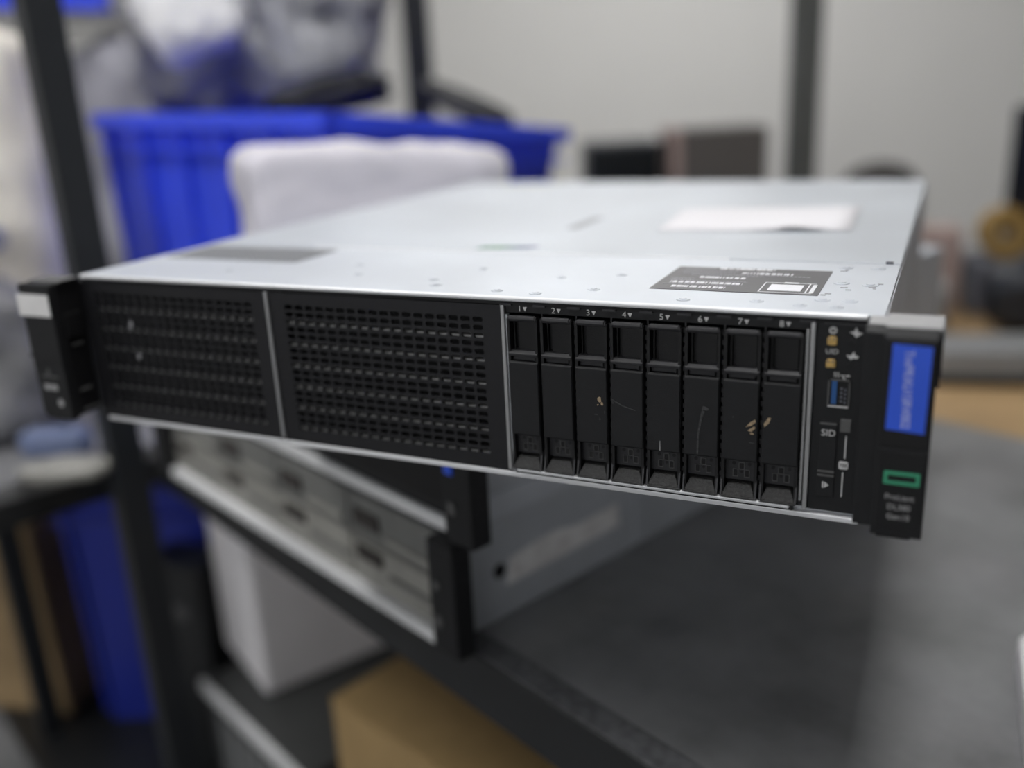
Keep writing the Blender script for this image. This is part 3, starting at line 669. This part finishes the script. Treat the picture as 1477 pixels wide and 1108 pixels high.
# cable coils in the tote
def coil(name, label, loc, r, turns, wob, seed):
    random.seed(seed); pts = []
    for q in range(turns * 16):
        a = 2 * PI * q / 16
        rr = r * (1 + 0.18 * math.sin(a * 0.37 + seed)); pts.append((rr * 1.5 * math.cos(a), 0.5 * rr * math.sin(a) + 0.01 * math.sin(a * .7), 0.012 + wob * (1 + math.sin(a + seed)) + 0.004 * (q / 16)))
    o = obj(name, MB().tube(pts, 0.0065, 8), 'cable', smooth=True); o.location = loc; o.rotation_euler = (0, 0, math.radians(24))
    return tag(o, label, 'cable', None)
coil('power_cable', 'black cable coil on the tote beside the grey plastic bag', (-0.500, 0.770, 0.145), 0.050, 7, 0.014, 2)
coil('power_cable', 'black cable loop sticking up at the right end of the blue tote', (-0.385, 0.975, 0.110), 0.040, 5, 0.030, 5)
# bags left of the post
s1 = lumpy('sack', 'sack', (0.22, 0.17, 0.50), (-0.905, 0.505, ZS), math.radians(20), 0.02, 7, seed=11, n=34, power=3.6, crease=0.35)
tag(s1, 'cream coloured sack standing left of the tall black post', 'sack')
s2 = lumpy('plastic_bag', 'grey_bag', (0.26, 0.16, 0.205), (-0.775, 0.31, ZS), math.radians(15), 0.018, 8, seed=14, n=34, power=3.0, crease=0.7)
tag(s2, 'crumpled grey plastic bag on the shelf left of the server ear', 'bag')
s3 = lumpy('plastic_bag', 'light_bag', (0.20, 0.12, 0.055), (-0.800, 0.31, 0.012), math.radians(15), 0.012, 10, seed=17, n=30, power=3.0, crease=0.6)
tag(s3, 'pale folded plastic bag on the grey bag before the cream sack', 'bag')
cl = lumpy('folded_cloth', 'old_light', (0.095, 0.05, 0.020), (-0.525, 0.247, ZS), math.radians(20), 0.006, 20, seed=21, n=12, power=3.5)
tag(cl, 'grey folded cloth on the edge of the left shelf', 'cloth')
pk = lumpy('packet', 'pale_blue', (0.085, 0.028, 0.034), (-0.590, 0.292, ZS), math.radians(20), 0.003, 20, seed=23, n=14, power=4.0)
tag(pk, 'dull blue packet behind the grey cloth on the left shelf', 'packet')
# lower shelf
bx = MB(); cbz = -0.40
cb = thing('cardboard_box', 'brown cardboard box on the lower shelf under the dark beam', 'box', (-0.200, 0.249, ZL), math.radians(-18))
obj('body', MB().box(0, 0.34, 0, 0.26, 0.0, 0.2985), 'card', cb, 0.002)
obj('lid_flap', MB().box(0, 0.34, 0, 0.1285, 0.2985, 0.3010).box(0, 0.34, 0.1315, 0.26, 0.2985, 0.3010), 'card', cb)
ge = thing('equipment_case', 'dark equipment case with grey front rail under the white carton on the lower shelf', 'case', (-0.470, 0.335, ZL), math.radians(-22.5))
obj('body', MB().box(0, 0.25, 0.0, 0.40, 0.0, 0.1985), 'case_dk', ge, 0.004)
vs_ = MB()
for i in range(7): vs_.box(0.03 + i * 0.028, 0.045 + i * 0.028, -0.001, 0.001, 0.04, 0.16)
obj('vent', vs_, 'grey_obj', ge)
obj('front_rail', MB().box(0.0, 0.25, -0.006, 0.001, 0.182, 0.198), 'silver', ge, 0.001)
be = thing('equipment_box', 'black equipment box on the lower shelf before the narrow blue tote', 'box', (-0.600, 0.385, ZL))
obj('body', MB().box(0, 0.095, 0, 0.058, 0, 0.315), 'beam', be, 0.003)
obj('socket', MB().prism([(0.055 + .012 * math.cos(q * PI / 8), 0.245 + .012 * math.sin(q * PI / 8)) for q in range(16)], 'y', -0.001, 0.001), 'grey_sq', be)
wx = thing('carton', 'white carton on the dark case below the shelf beam', 'box', (-0.366, 0.332, -0.501), math.radians(61))
obj('body', MB().box(0, 0.25, 0, 0.145, 0.0, 0.215), 'whitebox', wx, 0.006)
obj('lid_edge', MB().box(-0.001, 0.251, -0.001, 0.146, 0.180, 0.217), 'whitebox', wx, 0.004)
tb = thing('cardboard_box', 'worn tan cardboard box at the far lower left edge of the photo', 'box', (-1.066, 0.335, ZL), math.radians(14))
obj('body', MB().box(0, 0.245, 0, 0.3, 0.0, 0.315), 'card2', tb, 0.003)
obj('lid_flap', MB().box(0, 0.245, 0, 0.149, 0.315, 0.3175).box(0, 0.245, 0.151, 0.3, 0.315, 0.3175), 'card2', tb)
# white papers at the right edge
wpz = obj('paper_stack', MB().prism(rrect(0.386, 0.60, -0.03, 0.200, 0.012), 'z', ZD, ZD + 0.022), 'paper', None, 0.002)
tag(wpz, 'white stack of paper on the dark deck at the right edge', 'paper')

# ---------------------------------------------------------------- background
# rear shelving: two single uprights with a cantilever shelf
ru = thing('wall_shelving', 'two dark uprights with a low shelf standing before the white wall', 'shelf', (-0.642, 1.275, FLOOR), math.atan2(0.32, 0.688))
LR = 0.759
obj('upright', MB().box(-0.026, 0.026, -0.02, 0.02, 0.0, 2.6), 'post', ru, 0.003)
obj('upright', MB().box(LR - 0.028, LR + 0.028, -0.02, 0.02, 0.0, 2.6), 'post_grey', ru, 0.003)
obj('foot', MB().box(-0.03, 0.03, -0.05, 0.40, 0.0, 0.05), 'post', ru, 0.003)
obj('foot', MB().box(LR - 0.03, LR + 0.03, -0.05, 0.40, 0.0, 0.05), 'post', ru, 0.003)
obj('shelf_board', MB().box(-0.1, LR + 0.04, 0.022, 0.42, zz(-0.120), zz(-0.100)), 'grey_obj', ru)
def rbox(name, label, cat, loc, rot, dims, m, part=None):
    t = thing(name, label, cat, loc, rot)
    obj('body', MB().box(0, dims[0], 0, dims[1], 0, dims[2]), m, t, 0.006)
    if part: obj(part[0], MB().box(*part[1]), part[2], t, 0.002)
    return t
ar = math.atan2(0.18, 0.37)
rbox('equipment_box', 'black box with dark front on the rear shelf left of the brown carton', 'box', (-0.405, 1.566, -0.100), ar, (0.165, 0.15, 0.163), 'dk_obj', ('front_panel', (0.008, 0.157, -0.004, 0.001, 0.01, 0.15), 'screen'))
rbox('carton', 'grey brown carton on the rear shelf beside the grey upright', 'box', (-0.236, 1.650, -0.100), ar, (0.215, 0.15, 0.182), 'brown_grey', ('tape', (0.0, 0.022, -0.001, 0.151, 0.0, 0.1835), 'pink'))
# desk with things on it
ZK = -0.30
dk = thing('desk', 'tan topped desk behind the right end of the dark deck', 'desk', (0.15, 0.92, FLOOR))
obj('desk_top', MB().box(0, 1.6, 0, 1.0, zz(ZK) - 0.03, zz(ZK)), 'wood', dk, 0.003)
for x in (0.04, 1.51):
    for y in (0.04, 0.91): obj('leg', MB().box(x, x + 0.05, y, y + 0.05, 0, zz(ZK) - 0.03), 'beam', dk)
rbox('desk_tray', 'grey tray with dark base lying on the tan desk', 'tray', (0.335, 1.16, ZK), 0.25, (0.30, 0.12, 0.055), 'grey_obj', ('base', (-0.006, 0.306, -0.006, 0.126, 0.0, 0.016), 'void'))  # base is a dark slab painted as the shadow under the tray
rbox('cardboard_piece', 'flat brown cardboard piece on the desk behind the grey tray', 'cardboard', (0.36, 1.36, ZK), 0.1, (0.25, 0.11, 0.012), 'card')
tbg = lumpy('tool_bag', 'dk_obj', (0.26, 0.14, 0.135), (0.525, 1.565, ZK + 0.0125), 0.2, 0.012, 12, seed=31, n=28, power=3.2, crease=0.4)
tbg.location.z = ZK + 0.0005; tag(tbg, 'dark blue black bag on the desk below the yellow roll', 'bag')
tr = MB(); n = 28
for (r0, r1) in ((0.018, 0.050),):
    vs = []; fs = []
    for q in range(n):
        a = 2 * PI * q / n
        for (r, yy) in ((r0, 0), (r1, 0), (r1, 0.05), (r0, 0.05)): vs.append((r * math.cos(a), yy, r1 + r * math.sin(a)))
    for q in range(n):
        for e_ in range(4): fs.append((q * 4 + e_, q * 4 + (e_ + 1) % 4, ((q + 1) % n) * 4 + (e_ + 1) % 4, ((q + 1) % n) * 4 + e_))
    tr.add(vs, fs)
trt = thing('tape_roll', 'ochre yellow tape roll standing on the desk behind the dark bag', 'tape', (0.440, 1.70, ZK + 0.11), 0.2)
obj('roll', tr, 'yellow', trt, smooth=False)
rbox('parts_box', 'small slate grey box on the desk under the yellow roll', 'box', (0.375, 1.66, ZK), 0.1, (0.16, 0.14, 0.1095), 'slate')
rbox('document_box', 'pale grey document box on the desk close to the server hood', 'box', (0.24, 1.40, ZK), 0.1, (0.10, 0.20, 0.10), 'grey_obj', ('lid', (-0.002, 0.102, -0.002, 0.202, 0.085, 0.102), 'grey_obj'))
rbox('small_box', 'dull pink box on the desk at the back right of the hood', 'box', (0.285, 1.66, ZK), 0.1, (0.075, 0.10, 0.17), 'pink')
cn = thing('canister', 'dark dome topped canister showing above the back right corner of the silver hood', 'canister', (0.185, 1.835, ZK))
b = MB(); n = 28; prof = [(0.082, 0.0), (0.084, 0.02), (0.084, 0.225)]
prof2 = [(0.086, 0.225), (0.086, 0.236), (0.080, 0.255), (0.064, 0.275), (0.040, 0.288), (0.012, 0.294)]
def lathe(pr):
    m = MB(); vs = [(r * math.cos(2 * PI * k / n), r * math.sin(2 * PI * k / n), z) for r, z in pr for k in range(n)]
    fs = [(q * n + k, q * n + (k + 1) % n, (q + 1) * n + (k + 1) % n, (q + 1) * n + k) for q in range(len(pr) - 1) for k in range(n)]
    fs += [tuple(range(n - 1, -1, -1)), tuple((len(pr) - 1) * n + k for k in range(n))]
    return m.add(vs, fs)
obj('body', lathe(prof), 'chair', cn); obj('lid', lathe(prof2), 'chair', cn)
mo = thing('monitor', 'black monitor on the desk at the right edge of the photo', 'monitor', (0.66, 1.80, ZK), -0.35)
obj('screen', MB().box(-0.24, 0.26, 0, 0.03, 0.08, 0.40), 'screen', mo, 0.006)
obj('stand', MB().box(-0.03, 0.03, 0.03, 0.06, 0.0, 0.25), 'screen', mo); obj('base', MB().box(-0.11, 0.11, -0.04, 0.12, 0.0, 0.012), 'screen', mo, 0.003)

# ---------------------------------------------------------------- room
X0, X1, Y0, Y1, ZC = -3.0, 3.2, -3.0, 4.0, 1.72
struct('floor', MB().box(X0, X1, Y0, Y1, FLOOR - 0.05, FLOOR), 'floor')
struct('ceiling', MB().box(X0, X1, Y0, Y1, ZC, ZC + 0.05), 'ceil')
struct('wall_back', MB().box(X0, X1, Y1, Y1 + 0.1, FLOOR, ZC), 'wall')
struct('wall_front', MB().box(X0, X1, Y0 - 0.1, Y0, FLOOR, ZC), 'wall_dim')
struct('wall_left', MB().box(X0 - 0.1, X0, Y0, Y1, FLOOR, ZC), 'wall')
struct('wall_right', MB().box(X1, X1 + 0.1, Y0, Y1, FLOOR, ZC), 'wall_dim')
struct('baseboard_back', MB().box(X0, X1, Y1 - 0.015, Y1, FLOOR, FLOOR + 0.1), 'grey_obj')
for (x, y, lx, ly, nm) in [(0.22, 0.05, 0.30, 1.3, 'nearest the bench'), (-1.15, -0.35, 0.30, 1.3, 'on the left side'), (-0.9, 2.6, 1.8, 0.36, 'at the back wall')]:
    t = thing('ceiling_light', 'long white ceiling light, the one %s' % nm, 'light', (x, y, ZC))
    a, b = lx / 2, ly / 2
    obj('frame', MB().box(-a - .02, a + .02, -b - .02, -b, -0.02, 0).box(-a - .02, a + .02, b, b + .02, -0.02, 0).box(-a - .02, -a, -b, b, -0.02, 0).box(a, a + .02, -b, b, -0.02, 0), 'panel_frame', t)
    obj('diffuser', MB().box(-a, a, -b, b, -0.014, -0.004), 'diffuser', t)

# added window-shaped glowing panel behind the camera, unseen, brightens the front faces
wf = MB(); wx0, wx1, wz0, wz1 = -2.3, 1.0, -0.15, 1.25
for (a, b) in ((wx0 - .05, wx0), (wx1, wx1 + .05), (-0.68, -0.62)): wf.box(a, b, Y0, Y0 + 0.05, wz0 - .05, wz1 + .05)
wf.box(wx0, wx1, Y0, Y0 + 0.05, wz0 - .05, wz0).box(wx0, wx1, Y0, Y0 + 0.05, wz1, wz1 + .05)
fill_frame = struct('window_1', wf, 'panel_frame')
obj('pane', MB().box(wx0, wx1, Y0 + 0.004, Y0 + 0.02, wz0, wz1), 'daylight', fill_frame)

# ---------------------------------------------------------------- camera
cam = bpy.data.cameras.new('camera'); co = bpy.data.objects.new('camera', cam); COL.objects.link(co)
r0 = (0.9058990314762249, 0.4207338878301607, -0.04826945619772302)
r1 = (0.0863468394406412, -0.2950863987472856, -0.9515609494883436)
r2 = (-0.41459759778478966, 0.85785022754783, -0.303647524286621)
mw = Matrix(((r0[0], -r1[0], -r2[0], 0.323481), (r0[1], -r1[1], -r2[1], -0.375010), (r0[2], -r1[2], -r2[2], 0.177054), (0, 0, 0, 1)))
co.matrix_world = mw
cam.sensor_width = 36.0; cam.lens = 36.0 * 1316.76 / 1477.0
cam.clip_start = 0.01; cam.clip_end = 50
cam.dof.use_dof = True; cam.dof.focus_distance = 0.412; cam.dof.aperture_fstop = 2.4
scene.camera = co

w = bpy.data.worlds.new('World'); scene.world = w; w.use_nodes = True
w.node_tree.nodes['Background'].inputs[0].default_value = (0.8, 0.82, 0.85, 1); w.node_tree.nodes['Background'].inputs[1].default_value = 0.0
vsx = scene.view_settings
vsx.view_transform = 'Standard'; vsx.look = 'None'; vsx.gamma = 1.0; vsx.use_curve_mapping = False; vsx.exposure = 0.0
scene.cycles.use_denoising = True
scene.cycles.max_bounces = 8; scene.cycles.diffuse_bounces = 5
